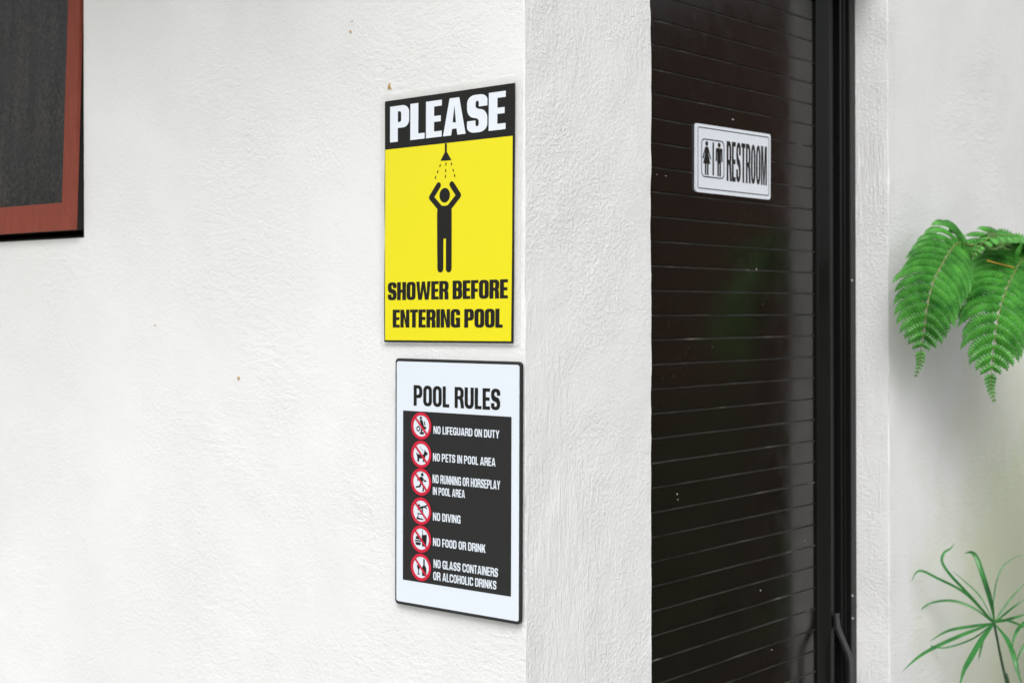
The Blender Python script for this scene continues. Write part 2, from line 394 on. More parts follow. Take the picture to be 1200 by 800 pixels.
def glyph(ch, st):
    v, h, R = st['v'], st['h'], st['R']; r = max(R - min(v, h) * .8, R * .3)
    w = st['w'] * {'E': .80, 'F': .76, 'L': .74, 'T': .88, 'A': 1.12, 'V': 1.08, 'Y': 1.06, 'W': 1.58, 'M': 1.34, 'K': 1.05, 'I': 0, 'S': .98}.get(ch, 1.0)
    if ch == 'I': w = v
    rect = [(0, 0), (w, 0), (w, 1), (0, 1)]
    iO = [(v, h, r), (w - v, h, r), (w - v, 1 - h, r), (v, 1 - h, r)]
    if ch == 'I': return w, [rect], []
    if ch == 'O': return w, [[(x, y, R) for x, y in rect]], [iO]
    if ch == 'D': return w, [[(0, 0), (w, 0, R), (w, 1, R), (0, 1)]], [[(v, h), (w - v, h, r), (w - v, 1 - h, r), (v, 1 - h)]]
    if ch == 'P': return w, [[(0, 0), (v, 0), (v, .38), (w, .38, R), (w, 1, R), (0, 1)]], [[(v, .38 + h), (w - v, .38 + h, r), (w - v, 1 - h, r), (v, 1 - h)]]
    if ch == 'R':
        return w, [[(0, 0), (v, 0), (v, .42), (w - v * 1.05 - .04 * (1 - st['imp']), .42, .10), (w - v * 1.05 + (1 - st['imp']) * .06, 0), (w + .05 * (1 - st['imp']), 0), (w - .02, .40, .08), (w - .07, .475), (w, .56, .10), (w, 1, R), (0, 1)]], [[(v, .42 + h * .95), (w - v, .42 + h * .95, r), (w - v, 1 - h, r), (v, 1 - h)]]
    if ch == 'B':
        return w, [[(0, 0), (w, 0, R), (w, .50, R * .7), (w - .06, .535), (w - .01, .57, R * .6), (w - .01, 1, R), (0, 1)]], [[(v, h), (w - v, h, r), (w - v, .52 - h * .5, r), (v, .52 - h * .5)], [(v, .52 + h * .5), (w - v, .52 + h * .5, r), (w - v, 1 - h, r), (v, 1 - h)]]
    e = w * .06
    if ch == 'E': return w, [[(0, 0), (w, 0), (w, h), (v, h), (v, .5 - h / 2), (w - e, .5 - h / 2), (w - e, .5 + h / 2), (v, .5 + h / 2), (v, 1 - h), (w, 1 - h), (w, 1), (0, 1)]], []
    if ch == 'F': return w, [[(0, 0), (v, 0), (v, .46 - h / 2), (w - e, .46 - h / 2), (w - e, .46 + h / 2), (v, .46 + h / 2), (v, 1 - h), (w, 1 - h), (w, 1), (0, 1)]], []
    if ch == 'L': return w, [[(0, 0), (w, 0), (w, h), (v, h), (v, 1), (0, 1)]], []
    if ch == 'T': return w, [[(w / 2 - v / 2, 0), (w / 2 + v / 2, 0), (w / 2 + v / 2, 1 - h), (w, 1 - h), (w, 1), (0, 1), (0, 1 - h), (w / 2 - v / 2, 1 - h)]], []
    if ch == 'H': return w, [[(0, 0), (v, 0), (v, .5 - h / 2), (w - v, .5 - h / 2), (w - v, 0), (w, 0), (w, 1), (w - v, 1), (w - v, .5 + h / 2), (v, .5 + h / 2), (v, 1), (0, 1)]], []
    if ch == 'N': return w, [[(0, 0), (v * .9, 0), (v * .9, .60), (w - v * .95, 0), (w, 0), (w, 1), (w - v * .9, 1), (w - v * .9, .42), (v * .95, 1), (0, 1)]], []
    if ch == 'K': return w, [[(0, 0), (v, 0), (v, .30), (v + .07, .40), (w - v * 1.15, 0), (w, 0), (w * .60 + v * .3, .60), (w * .97, 1), (w * .97 - v * 1.15, 1), (v, .56), (v, 1), (0, 1)]], []
    if ch == 'M': return w, [[(0, 0), (v * .85, 0), (v * .85, .70), (w / 2 - v * .42, 0), (w / 2 + v * .42, 0), (w - v * .85, .70), (w - v * .85, 0), (w, 0), (w, 1), (w - v * 1.25, 1), (w / 2, .34), (v * 1.25, 1), (0, 1)]], []
    if ch == 'A':
        yb, yt = .17, .17 + h
        k = lambda y: (w / 2 - v * .58) * y
        sl = (w / 2 - v * .58)
        return w, [[(0, 0), (v * .98, 0), (v * .98 + sl * yb * .9, yb), (w - v * .98 - sl * yb * .9, yb), (w - v * .98, 0), (w, 0), (w / 2 + v * .58, 1), (w / 2 - v * .58, 1)]], \
            [[(w / 2 - max(.035, (w / 2 - v) * .55), yt + .01), (w / 2 + max(.035, (w / 2 - v) * .55), yt + .01), (w / 2, .80)]]
    if ch == 'V': return w, [[(w / 2 - v * .58, 0), (w / 2 + v * .58, 0), (w, 1), (w - v, 1), (w / 2, .26), (v, 1), (0, 1)]], []
    if ch == 'W':
        q = w * .27
        return w, [[(q - v * .5, 0), (q + v * .48, 0), (w / 2, .58), (w - q - v * .48, 0), (w - q + v * .5, 0), (w, 1), (w - v * .9, 1), (w - q - v * .02, .30), (w / 2 + v * .40, 1), (w / 2 - v * .40, 1), (q + v * .02, .30), (v * .9, 1), (0, 1)]], []
    if ch == 'Y': return w, [[(w / 2 - v / 2, 0), (w / 2 + v / 2, 0), (w / 2 + v / 2, .40), (w, 1), (w - v * 1.02, 1), (w / 2, .60), (v * 1.02, 1), (0, 1), (w / 2 - v / 2, .40)]], []
    if ch == 'U': return w, [[(0, 0, R), (w, 0, R), (w, 1), (w - v, 1), (w - v, h, r), (v, h, r), (v, 1), (0, 1)]], []
    if ch == 'C': return w, [[(0, 0, R), (w, 0, R), (w, .36), (w - v, .36), (w - v, h, r), (v, h, r), (v, 1 - h, r), (w - v, 1 - h, r), (w - v, .64), (w, .64), (w, 1, R), (0, 1, R)]], []
    if ch == 'G': return w, [[(0, 0, R), (w - .04, 0, R * .6), (w, .05), (w, .54), (w * .52, .54), (w * .52, .54 - h), (w - v, .54 - h), (w - v, h, r), (v, h, r), (v, 1 - h, r), (w - v, 1 - h, r), (w - v, .67), (w, .67), (w, 1, R), (0, 1, R)]], []
    if ch == 'S': return w, [[(0, 0, R), (w, 0, R), (w, .48 + h / 2, R), (v, .56 + h / 2, r), (v, 1 - h, r), (w - v, 1 - h, r), (w - v, .68), (w, .68), (w, 1, R), (0, 1, R), (0, .52 - h / 2, R), (w - v, .44 - h / 2, r), (w - v, h, r), (v, h, r), (v, .32), (0, .32)]], []
    raise ValueError(ch)
IMPACT = dict(v=.226, h=.160, R=.20, w=.55, gap=.036, space=.20, imp=1.0)
ARIAL = dict(v=.215, h=.155, R=.30, w=.70, gap=.085, space=.32, imp=0.0)
HEAVY = dict(v=.195, h=.155, R=.24, w=.55, gap=.06, space=.27, imp=0.3)

class Flat:
    """regions drawn on a sign face: union of outlines minus holes, triangulated"""
    def __init__(s): s.pos = []; s.neg = []
    def poly(s, pts): s.pos.append(round_poly(pts)); return s
    def hole(s, pts): s.neg.append(round_poly(pts)); return s
    def rect(s, x0, y0, x1, y1, r=0): return s.poly([(x0, y0, r), (x1, y0, r), (x1, y1, r), (x0, y1, r)])
    def ell(s, cx, cy, rx, ry=None, n=28, neg=False):
        ry = ry or rx; p = [(cx + rx * math.cos(6.28319 * k / n), cy + ry * math.sin(6.28319 * k / n)) for k in range(n)]
        (s.neg if neg else s.pos).append(p); return s
    def bar(s, x0, y0, x1, y1, w, cap=True):
        dx, dy = x1 - x0, y1 - y0; L = math.hypot(dx, dy); nx, ny = -dy / L * w / 2, dx / L * w / 2
        s.poly([(x0 + nx, y0 + ny), (x0 - nx, y0 - ny), (x1 - nx, y1 - ny), (x1 + nx, y1 + ny)])
        if cap: s.ell(x0, y0, w / 2, n=12); s.ell(x1, y1, w / 2, n=12)
        return s
    def text(s, txt, x0, x1, y0, y1, stl):
        x = 0; items = []
        for ch in txt:
            if ch == ' ': x += stl['space']; continue
            w, P, N = glyph(ch, stl); items.append((x, P, N)); x += w + stl['gap']
        tot = x - stl['gap']; k = (x1 - x0) / tot
        for gx, P, N in items:
            for lst, dst in ((P, s.pos), (N, s.neg)):
                for c in lst: dst.append([(x0 + (gx + q[0]) * k, y0 + q[1] * (y1 - y0)) for q in round_poly(c)])
        return s
    def tris(s):
        # overlapping glyphs do not occur, so each cluster can be meshed together
        V = []; F = []; npos = len(s.pos)
        for c in s.pos + s.neg:
            cc = []
            for p in c:
                if not cc or (abs(p[0] - cc[-1][0]) + abs(p[1] - cc[-1][1])) > 1e-5: cc.append(p)
            if abs(cc[0][0] - cc[-1][0]) + abs(cc[0][1] - cc[-1][1]) < 1e-5: cc.pop()
            if sum(cc[i - 1][0] * cc[i][1] - cc[i][0] * cc[i - 1][1] for i in range(len(cc))) < 0: cc.reverse()
            F.append(list(range(len(V), len(V) + len(cc)))); V += cc
        r = delaunay_2d_cdt([Vector(p) for p in V], [], F, 0, 1e-7)
        out = [f for f, of in zip(r[2], r[5]) if any(i < npos for i in of) and not any(i >= npos for i in of)]
        return r[0], out

class Sign:
    """a rectangle w x h (mm) whose four corners were hung a little out of true"""
    def __init__(s, root, w, h, quad): s.root, s.w, s.h, s.q = root, w, h, quad
    def at(s, x, y, lift):
        u, t = x / s.w, y / s.h; bl, br, tr, tl = s.q
        return ((bl[0] * (1 - u) + br[0] * u) * (1 - t) + (tl[0] * (1 - u) + tr[0] * u) * t, -lift,
                (bl[1] * (1 - u) + br[1] * u) * (1 - t) + (tl[1] * (1 - u) + tr[1] * u) * t)
    def sheet(s, flat, lift, name, m, parent=None):
        V, F = flat.tris(); mb = MB()
        mb.add([s.at(p[0], p[1], lift) for p in V], [f if True else f for f in F])
        return mb.build(name, m, parent or s.root)
    def slab(s, pts, l0, l1, name, m, parent=None, bev=0):
        c = round_poly(pts); n = len(c); mb = MB()
        cx, cy = sum(p[0] for p in c) / n, sum(p[1] for p in c) / n
        ins = [(x + (cx - x) * bev, y + (cy - y) * bev) for x, y in c]
        mb.add([s.at(x, y, l0) for x, y in c] + [s.at(x, y, l1 - (.0006 if bev else 0)) for x, y in c] + [s.at(x, y, l1) for x, y in ins],
               [(i, (i + 1) % n, n + (i + 1) % n, n + i) for i in range(n)] + [(n + i, n + (i + 1) % n, 2 * n + (i + 1) % n, 2 * n + i) for i in range(n)] + [tuple(range(2 * n, 3 * n)), tuple(range(n))[::-1]])
        return mb.build(name, m, parent or s.root)
def R4(x0, y0, x1, y1, r=0): return [(x0, y0, r), (x1, y0, r), (x1, y1, r), (x0, y1, r)]

m_ink = mat('black_ink', (.010, .0095, .009), .4, .35)
m_yel = mat('yellow_vinyl', (.78, .70, .014), .30, .4)
m_wht = mat('white_vinyl', (.74, .79, .86), .28, .45)
m_lamp = mat('frosted_sleeve', (.80, .80, .79), .25, .5)
m_lamp.node_tree.nodes.remove(m_lamp.node_tree.nodes['Principled BSDF'])
_t = nd(m_lamp, 'ShaderNodeBsdfTransparent'); _p = nd(m_lamp, 'ShaderNodeBsdfPrincipled'); _x = nd(m_lamp, 'ShaderNodeMixShader')
_p.inputs['Base Color'].default_value = (.84, .84, .82, 1); _p.inputs['Roughness'].default_value = .3; _x.inputs[0].default_value = .22
lk(m_lamp, _t.outputs[0], _x.inputs[1]); lk(m_lamp, _p.outputs[0], _x.inputs[2]); lk(m_lamp, _x.outputs[0], m_lamp.node_tree.nodes['Material Output'].inputs[0])
RZL = AL - R_(90)                              # sign wall faces: local x runs along the wall to the corner

# --- shower sign
s1o = empty('shower_sign', CORNER, RZL)
tag(s1o, 'yellow and black poster asking people to shower before entering the pool, on white wall', 'sign')
S1 = Sign(s1o, 207, 300, [(-.2203, 1.4659), (-.0143, 1.4663), (-.0105, 1.7676), (-.2181, 1.7646)])
S1.slab(R4(-9, -2.5, 216, 311, 5), .0030, .0036, 'laminate_sleeve', m_lamp)
wav = lambda L_, k: [(L_, y) for y in range(0, 300, 20)]
edge = [(0, 0), (207, 0), (207.3, 80), (206.8, 160), (207.2, 230), (207, 300), (0, 300), (.3, 240), (-.4, 180), (.5, 130), (.1, 110), (-.5, 60)]
S1.slab(edge, .0040, .0047, 'board', m_ink)
S1.sheet(Flat().poly([(1.6, 2.2), (204.2, 2.2), (204.6, 120), (204.3, 239.2), (1.0, 239.6), (1.2, 180), (.9, 120)]), .0050, 'yellow_field', m_yel)
S1.sheet(Flat().text('PLEASE', 9.2, 193.6, 248, 292.4, IMPACT), .0050, 'heading_lettering', m_wht)
f = Flat().text('SHOWER BEFORE', 6.5, 199.0, 51.9, 74, IMPACT).text('ENTERING POOL', 14.9, 191.5, 18, 40, IMPACT)
S1.sheet(f, .0053, 'lettering', m_ink)
f = Flat().rect(100.0, 227, 103.2, 239.0).poly([(101.6, 231), (110.8, 218.3), (93.0, 218.8)])
for a in ((92.9, 214.8, 92.0, 211.6), (89.2, 207.6, 88.2, 204.4), (85.6, 201.0, 84.6, 197.8), (101.9, 216, 101.8, 212.4), (101.5, 208.2, 101.4, 204.8), (101.2, 201.2, 101.1, 197.8), (110.2, 215.4, 111.2, 212.2), (113, 207.4, 114.1, 204.4), (115.1, 201.2, 116.2, 198.0)):
    f.bar(*a, 1.5, False)
S1.sheet(f, .0053, 'shower_head_symbol', m_ink)
f = Flat().ell(100.1, 177.0, 8.4, 8.8)
f.bar(90.2, 189.6, 78.4, 175.6, 7.4).bar(78.4, 175.6, 92.8, 162.0, 7.4).bar(111.4, 189.4, 122.4, 175.6, 7.4).bar(122.4, 175.6, 107.4, 162.0, 7.4)
f.poly([(88.0, 155, 0), (88.6, 163.2, 3), (94, 165.0, 3), (100, 164.2), (106, 165, 3), (111, 163.2, 3), (111.4, 155), (111.6, 125), (88.2, 125)])
f.poly([(88.2, 126), (88.9, 84.4, 4.6), (98.4, 84.4, 4.6), (98.4, 126)]).poly([(102.4, 126), (102.5, 84.2, 4.6), (111.7, 84.2, 4.6), (111.6, 126)])
f.poly([(98.0, 128), (98.4, 125), (99.6, 127.6), (101.2, 127.6), (102.4, 125), (103, 128)])
S1.sheet(f, .0053, 'person_symbol', m_ink)

# --- pool rules sign
s2o = empty('pool_rules_sign', CORNER, RZL)
tag(s2o, 'white sign with a dark panel listing six pool rules, below the yellow poster', 'sign')
S2 = Sign(s2o, 198, 302, [(-.1999, 1.1437), (-.0021, 1.1419), (.0002, 1.4450), (-.1981, 1.4460)])
m_edge = mat('dark_board_edge', (.022, .022, .024), .4)
m_panel = mat('charcoal_vinyl', (.018, .018, .019), .45, .35)
m_wht2 = mat('cool_white_vinyl', (.70, .76, .84), .3, .45)
m_redi = mat('red_vinyl', (.58, .015, .045), .35, .4)
S2.slab(R4(0, 0, 198, 302, 5), .0040, .0078, 'board', m_edge)
S2.sheet(Flat().rect(2.2, 3.6, 195.6, 298.4, 3), .0081, 'white_face', m_wht2)
S2.sheet(Flat().rect(13.3, 30.9, 184.3, 238.3), .0084, 'dark_panel', m_panel)
S2.sheet(Flat().text('POOL RULES', 30.8, 167.3, 245, 270, HEAVY), .0084, 'heading_lettering', m_ink)
RULES = (('NO LIFEGUARD ON DUTY', 63.6, 166.4, 212.5, 221.8), ('NO PETS IN POOL AREA', 62.8, 160.7, 179.5, 189.2), ('NO RUNNING OR HORSEPLAY', 62.3, 167.9, 153, 163.4), ('IN POOL AREA', 62.8, 113.8, 139, 148.4),
                        ('NO DIVING', 63.1, 107, 108, 117.7), ('NO FOOD OR DRINK', 63.2, 145.8, 77.4, 87.2), ('NO GLASS CONTAINERS', 64.2, 164.9, 51.2, 61.4), ('OR ALCOHOLIC DRINKS', 63.7, 162.6, 36.4, 46.5))
for lines in (RULES[0:1], RULES[1:2], RULES[2:4], RULES[4:5], RULES[5:6], RULES[6:8]):
    f = Flat()
    for t_, a, b2, y0, y1 in lines: f.text(t_, a, b2, y0, y1, ARIAL)
    S2.sheet(f, .0087, 'rule_lettering', m_wht2)
def icon(k, cx, cy, r):
    disc = S2.sheet(Flat().ell(cx, cy, r * .86, n=36), .0087, 'prohibition_symbol', m_wht2)
    g = Flat(); X = lambda x: cx + x * r; Y = lambda y: cy + y * r
    P = lambda *pts: g.poly([(X(p[0]), Y(p[1]), (p[2] * r if len(p) > 2 else 0)) for p in pts])
    B = lambda x0, y0, x1, y1, w: g.bar(X(x0), Y(y0), X(x1), Y(y1), w * r)
    E_ = lambda x, y, a, b3=None: g.ell(X(x), Y(y), a * r, (b3 or a) * r, 16)
    if k == 0:
        E_(-.05, .58, .11); P((-.18, .44, .05), (.12, .44, .05), (.26, -.02), (.48, -.06), (.46, -.22), (-.02, -.22), (-.04, .1))
        B(.30, .30, .36, .08, .10); B(.05, -.20, .02, -.42, .14); P((-.16, -.46), (.26, -.46), (.26, -.60), (-.16, -.60))
        E_(-.30, -.22, .20); g.ell(X(-.30), Y(-.22), .11 * r, n=14, neg=True)
    elif k == 1:
        P((-.50, .06), (-.42, .10), (-.36, -.02), (.22, -.02), (.30, .22), (.34, .40), (.42, .24), (.60, .14), (.62, .0), (.44, -.06), (.34, -.26), (.30, -.54), (.16, -.54), (.14, -.30), (-.20, -.30), (-.22, -.54), (-.38, -.54), (-.40, -.22))
        B(-.12, .52, .26, .22, .025)
    elif k == 2:
        E_(.10, .54, .13); P((-.16, .36, .05), (.16, .38, .08), (.16, -.04), (-.06, -.08))
        B(.08, .30, .36, .06, .11); B(.36, .06, .46, .12, .10); B(-.10, .30, -.36, .12, .11); B(-.02, -.08, -.14, -.34, .15); B(-.14, -.34, -.48, -.40, .12); B(.08, -.06, .24, -.34, .15); B(.24, -.34, .18, -.64, .13)
    elif k == 3:
        B(-.10, .24, .30, .34, .14); B(.30, .34, .58, .46, .11); B(.34, .32, .54, .22, .09); B(-.10, .24, -.30, .10, .11); E_(-.22, .40, .10)
        B(.10, .18, .14, -.18, .12); B(-.36, -.20, .24, -.22, .07); P((-.44, -.46), (.20, -.56), (.20, -.64), (-.46, -.62)); B(-.28, -.24, -.34, -.48, .07)
    elif k == 4:
        P((.06, .30), (.56, .36), (.50, -.52), (.10, -.52)); B(.16, .34, .10, .66, .05)
        P((-.56, -.04, .12), (-.50, .20, .18), (-.14, .20, .18), (-.04, -.04, .06)); P((-.60, -.10), (-.02, -.10), (-.02, -.20), (-.60, -.20)); P((-.56, -.26), (-.04, -.26), (-.06, -.46, .1), (-.54, -.46, .1))
    else:
        P((.10, -.60, .04), (.52, -.60, .04), (.52, .02, .12), (.36, .18), (.36, .62), (.22, .62), (.22, .18), (.10, .02, .12))
        P((-.40, .14), (-.10, .14), (-.12, -.10, .1), (-.21, -.20), (-.21, -.46), (-.10, -.54), (-.40, -.54), (-.29, -.46), (-.29, -.20), (-.38, -.10, .1))
    S2.sheet(g, .0090, 'pictogram', m_ink, disc)
    ring = Flat().ell(cx, cy, r, n=40); ring.ell(cx, cy, r * .78, n=40, neg=True)
    S2.sheet(ring, .0093, 'red_ring', m_redi, disc)
    sl = Flat().bar(X(-.56), Y(.58), X(.56), Y(-.58), r * .16, False); S2.sheet(sl, .0096, 'red_slash', m_redi, disc)
for k, cy in enumerate((220.9, 186.5, 153.0, 117.6, 83.7, 49.4)): icon(k, 44.1, cy, 16.6)

# --- restroom sign, on the door
s3o = empty('restroom_sign', CORNER, AL)
tag(s3o, 'small white restroom sign with woman and man symbols, stuck on the dark door', 'sign')
S3 = Sign(s3o, 220.5, 102, [(.5099, 1.6771), (.7301, 1.6780), (.7314, 1.7805), (.5104, 1.7772)])
for o in (): pass
off = -PY
S3.slab(R4(0, 0, 220.5, 102, 5), off + .0006, off + .0030, 'plate', m_wht)
bd = Flat().rect(5.4, 5.6, 215.2, 97.4, 4); bd.hole(R4(6.7, 6.9, 213.9, 96.1, 3)); 
bx = Flat().rect(15.4, 23.3, 80.2, 80.8, 8); bx.hole(R4(17.2, 24.9, 78.4, 79.2, 7)); S3.sheet(bx, off + .0033, 'symbol_frame', m_ink)
S3.sheet(bd, off + .0033, 'border_lines', m_ink)
S3.sheet(Flat().text('RESTROOM', 87.0, 208.4, 21.6, 81.8, dict(ARIAL, h=.115, v=.265, gap=.085)), off + .0033, 'lettering', m_ink)
w_ = Flat().ell(30.3, 73.6, 4.0, 3.6).poly([(26, 69, 2), (34.6, 69, 2), (42.6, 51.4, 1), (39.6, 50.4, 1), (35.4, 60.5), (35.0, 58), (40.6, 43.6), (20.4, 43.6), (25.6, 58), (25.2, 60.5), (21.2, 50.4, 1), (18.0, 51.4, 1)])
w_.poly([(25.2, 44), (29.4, 44), (29.4, 26.8), (25.2, 26.8)]).poly([(31.2, 44), (35.4, 44), (35.4, 26.8), (31.2, 26.8)])
S3.sheet(w_, off + .0033, 'woman_symbol', m_ink)
S3.sheet(Flat().rect(46.4, 27.2, 50.6, 76.6), off + .0033, 'divider_bar', m_ink)
w_ = Flat().ell(65.4, 73.8, 4.2, 3.6).poly([(56, 69.2, 3), (74.8, 69.2, 3), (75.4, 48.5, 1.5), (71.8, 48.5, 1.5), (71.4, 63), (70.8, 63), (70.6, 46), (60.2, 46), (60, 63), (59.4, 63), (59.0, 48.5, 1.5), (55.4, 48.5, 1.5)])
w_.poly([(60.2, 46.5), (64.6, 46.5), (64.6, 26.8), (60.2, 26.8)]).poly([(66.2, 46.5), (70.6, 46.5), (70.6, 26.8), (66.2, 26.8)])
S3.sheet(w_, off + .0033, 'man_symbol', m_ink)

# ------------------------------------------------------------------ plants
def leaf_mat(name, dark, light, rough=.38, trans=.25):
    m = mat(name, light, rough, .5)
    c = ramp(m, noise_n(m, mapped(m), 28, 3, .6), [(.32, dark), (.68, light)])
    lk(m, c, bsdf(m).inputs['Base Color'])
    tr = nd(m, 'ShaderNodeBsdfTranslucent'); lk(m, c, tr.inputs['Color']); mx = nd(m, 'ShaderNodeMixShader'); mx.inputs[0].default_value = trans
    out = m.node_tree.nodes['Material Output']
    lk(m, bsdf(m).outputs[0], mx.inputs[1]); lk(m, tr.outputs[0], mx.inputs[2]); lk(m, mx.outputs[0], out.inputs[0])
    return m
m_fern = leaf_mat('fern_leaf', (.028, .17, .022), (.115, .44, .065), .33, .22)
m_rach = mat('fern_rachis', (.15, .23, .05), .5)
m_petiole = mat('fern_petiole', (.50, .33, .05), .5)
m_sedge = leaf_mat('sedge_leaf', (.016, .12, .028), (.06, .27, .06), .28, .2)
def spline(pts, n):
    pts = [Vector(p) for p in pts]; P = [2 * pts[0] - pts[1]] + pts + [2 * pts[-1] - pts[-2]]
    out = []; segs = len(pts) - 1
    for k in range(n + 1):
        u = k / n * segs; i = min(int(u), segs - 1); t = u - i
        a, b_, c, d = P[i:i + 4]
        out.append(.5 * ((2 * b_) + (c - a) * t + (2 * a - 5 * b_ + 4 * c - d) * t * t + (3 * b_ - a - 3 * c + d) * t ** 3))
    return out
F_PX, CX, CY = 1773.0, 600.0, 368.0
def pt(x, y, Y): return Vector(((x - CX) / F_PX * Y, Y, 1.5 + (CY - y) / F_PX * Y))

def frond(root, path, length_at, normal, pairs=19, droop=.35, start=.0, width=.012, seed=1, rach_r=.0022):
    """blade: pinnae with toothed pinnules in pairs along an arching rachis"""
    rg = random.Random(seed)
    N = 160; sp = spline(path, N)
    L = [0]
    for i in range(N): L.append(L[-1] + (sp[i + 1] - sp[i]).length)
    tot = L[-1]
    def at(u):
        d = u * tot; i = max(j for j in range(N) if L[j] <= d + 1e-9); t = (d - L[i]) / max(L[i + 1] - L[i], 1e-9)
        return sp[i].lerp(sp[i + 1], t), (sp[min(i + 2, N)] - sp[max(i - 1, 0)]).normalized()
    blade = MB(); nrm0 = Vector(normal).normalized()
    us = []
    u = start
    while u < .985:
        us.append(u); u += (1 - start) / pairs * (.96 if u < .85 else .40)
    for ui, u in enumerate(us):
        p, t = at(u)
        n = (nrm0 - t * nrm0.dot(t)).normalized(); side = t.cross(n).normalized()
        for sgn in (-1, 1):
            ln = length_at(u) * rg.uniform(.93, 1.07)
            if ln < .004: continue
            d0 = (side * sgn * .97 + t * .18 + n * .14).normalized()
            d1 = (side * sgn * .30 + t * 1.0 - n * .30 + Vector((0, 0, -droop * (2.2 if u < .2 else 1))) + Vector((rg.uniform(-.08, .08), rg.uniform(-.08, .08), 0))).normalized()
            m_ = max(5, int(ln / .0042)); q = p.copy() + n * .001 * sgn
            pts = [q.copy()]
            for k in range(m_):
                s = (k + .5) / m_; q = q + (d0 * (1 - s) + d1 * s).normalized() * (ln / m_); pts.append(q.copy())
            W = min(width, ln * .55)
            for k in range(m_):
                a, b_ = pts[k], pts[k + 1]; tt = (b_ - a).normalized()
                nn = (n - tt * n.dot(tt)).normalized(); ss = tt.cross(nn)
                s = (k + .5) / m_; wd = W * (1 - s ** 3.0) * (1.12 - .12 * min(1, s * 5)) * .56
                if wd < .0005: wd = .0005
                ad = a; bd_ = b_
                for e in (-1, 1):
                    fwd = tt * wd * .40; out_ = ss * e * wd * rg.uniform(.88, 1.08)
                    crest = nn * wd * .20; lip = nn * (-wd * .46 + rg.uniform(-.0003, .0003))
                    mid = a.lerp(b_, .5)
                    base_a, base_b = ad, bd_
                    ta = ad + out_ + fwd + lip; tb = bd_ + out_ * .93 + fwd + lip - tt * (b_ - a).length * .16
                    tm = mid + out_ * 1.02 + fwd * 1.05 + lip * .2
                    mm = mid + crest * .9
                    blade.add([base_a, mm, base_b, tb, tm, ta], [(0, 1, 4, 5), (1, 2, 3, 4)] if e > 0 else [(5, 4, 1, 0), (4, 3, 2, 1)], 0, False)
            blade.tube([pts[0], pts[m_ // 2], pts[-1]], [.0006, .0005, .0002], 4, 1)
    rr = [rach_r * (1 - .8 * k / 40) for k in range(41)]
    blade.tube([at(min(k / 40, .999))[0] for k in range(41)], rr, 6, 1)
    return blade.build('frond', [m_fern, m_rach], root)

tf = empty('tree_fern', pt(1300, 368, 2.62) * 1.0)
tf.location.z = 0
tag(tf, 'green fern with two toothed fronds drooping in front of the white wall beside the door', 'fern')
def loc(p): return Vector(p) - tf.location
def fpath(l): return [loc(pt(*q)) for q in l]
crown = pt(1300, 372, 2.62)
ovate = lambda u, L_: L_ * (min(1, (u + .14) / .26) if u < .12 else 1) * max(.17 * (1 - max(0, u - .82) / .18 * .75), 1 - max(0, (u - .40) / .49) ** 1.8)
prof_a = lambda u: ovate(u, .083)
VN = (-.18, -1, .22)
frond(tf, fpath([(1136, 289, 2.56), (1121, 287, 2.50), (1105, 309, 2.455), (1093, 334, 2.43), (1086.5, 361, 2.42), (1083, 385, 2.425), (1079, 410, 2.44), (1078, 426, 2.45), (1072, 444, 2.46)]), prof_a, VN, 20, .30, .04, .0165, 3)
prof_b = lambda u: ovate(u, .098)
frond(tf, fpath([(1206, 292, 2.60), (1197, 306, 2.545), (1186, 326, 2.50), (1176, 350, 2.47), (1169, 376, 2.455), (1165, 404, 2.455), (1162, 432, 2.465), (1160.5, 452, 2.475), (1165, 474, 2.48)]), prof_b, (-.1, -1, .2), 21, .30, .0, .0172, 5)
# fronds behind, arching up and over, partly edge on
prof_c = lambda u: .062 * min(1, (u + .15) / .4) * (1 - max(0, (u - .45) / .55) ** 1.3) + .004
frond(tf, fpath([(1215, 312, 2.66), (1190, 291, 2.66), (1166, 287, 2.64), (1147, 300, 2.60), (1136, 325, 2.58), (1131, 352, 2.58), (1128, 380, 2.59)]), prof_c, (-.45, -.8, .55), 14, .35, .12, .0220, 8)
frond(tf, fpath([(1222, 300, 2.60), (1196, 280, 2.56), (1172, 277, 2.51), (1157, 282, 2.47), (1146, 292, 2.44), (1139, 306, 2.43)]), lambda u: .040 * (1 - max(0, (u - .3) / .7) ** 1.5) + .003, (-.2, -.4, .9), 10, .5, .1, .021, 11)
frond(tf, fpath([(1262, 330, 2.62), (1246, 296, 2.60), (1232, 300, 2.56), (1226, 330, 2.53), (1222, 370, 2.52), (1220, 410, 2.53)]), prof_c, VN, 14, .3, .12, .022, 13)
# petioles from the crown of the trunk (outside the frame) to each frond
for i, l in enumerate(([(1300, 372, 2.62), (1262, 330, 2.66), (1215, 300, 2.67), (1170, 290, 2.64), (1136, 289, 2.56)], [(1300, 372, 2.62), (1268, 318, 2.64), (1232, 290, 2.63), (1206, 292, 2.60)],
          [(1300, 372, 2.62), (1260, 345, 2.66), (1215, 312, 2.66)], [(1300, 372, 2.62), (1262, 322, 2.64), (1222, 300, 2.60)], [(1300, 372, 2.62), (1285, 345, 2.63), (1262, 330, 2.62)], [(1300, 372, 2.62), (1240, 335, 2.58), (1190, 316, 2.52), (1157, 307, 2.47)])):
    pb = MB().tube(spline(fpath(l), 14),   .0030 if i < 5 else .0013, 6)
    pb.build('petiole', m_rach if i < 5 else m_petiole, tf)
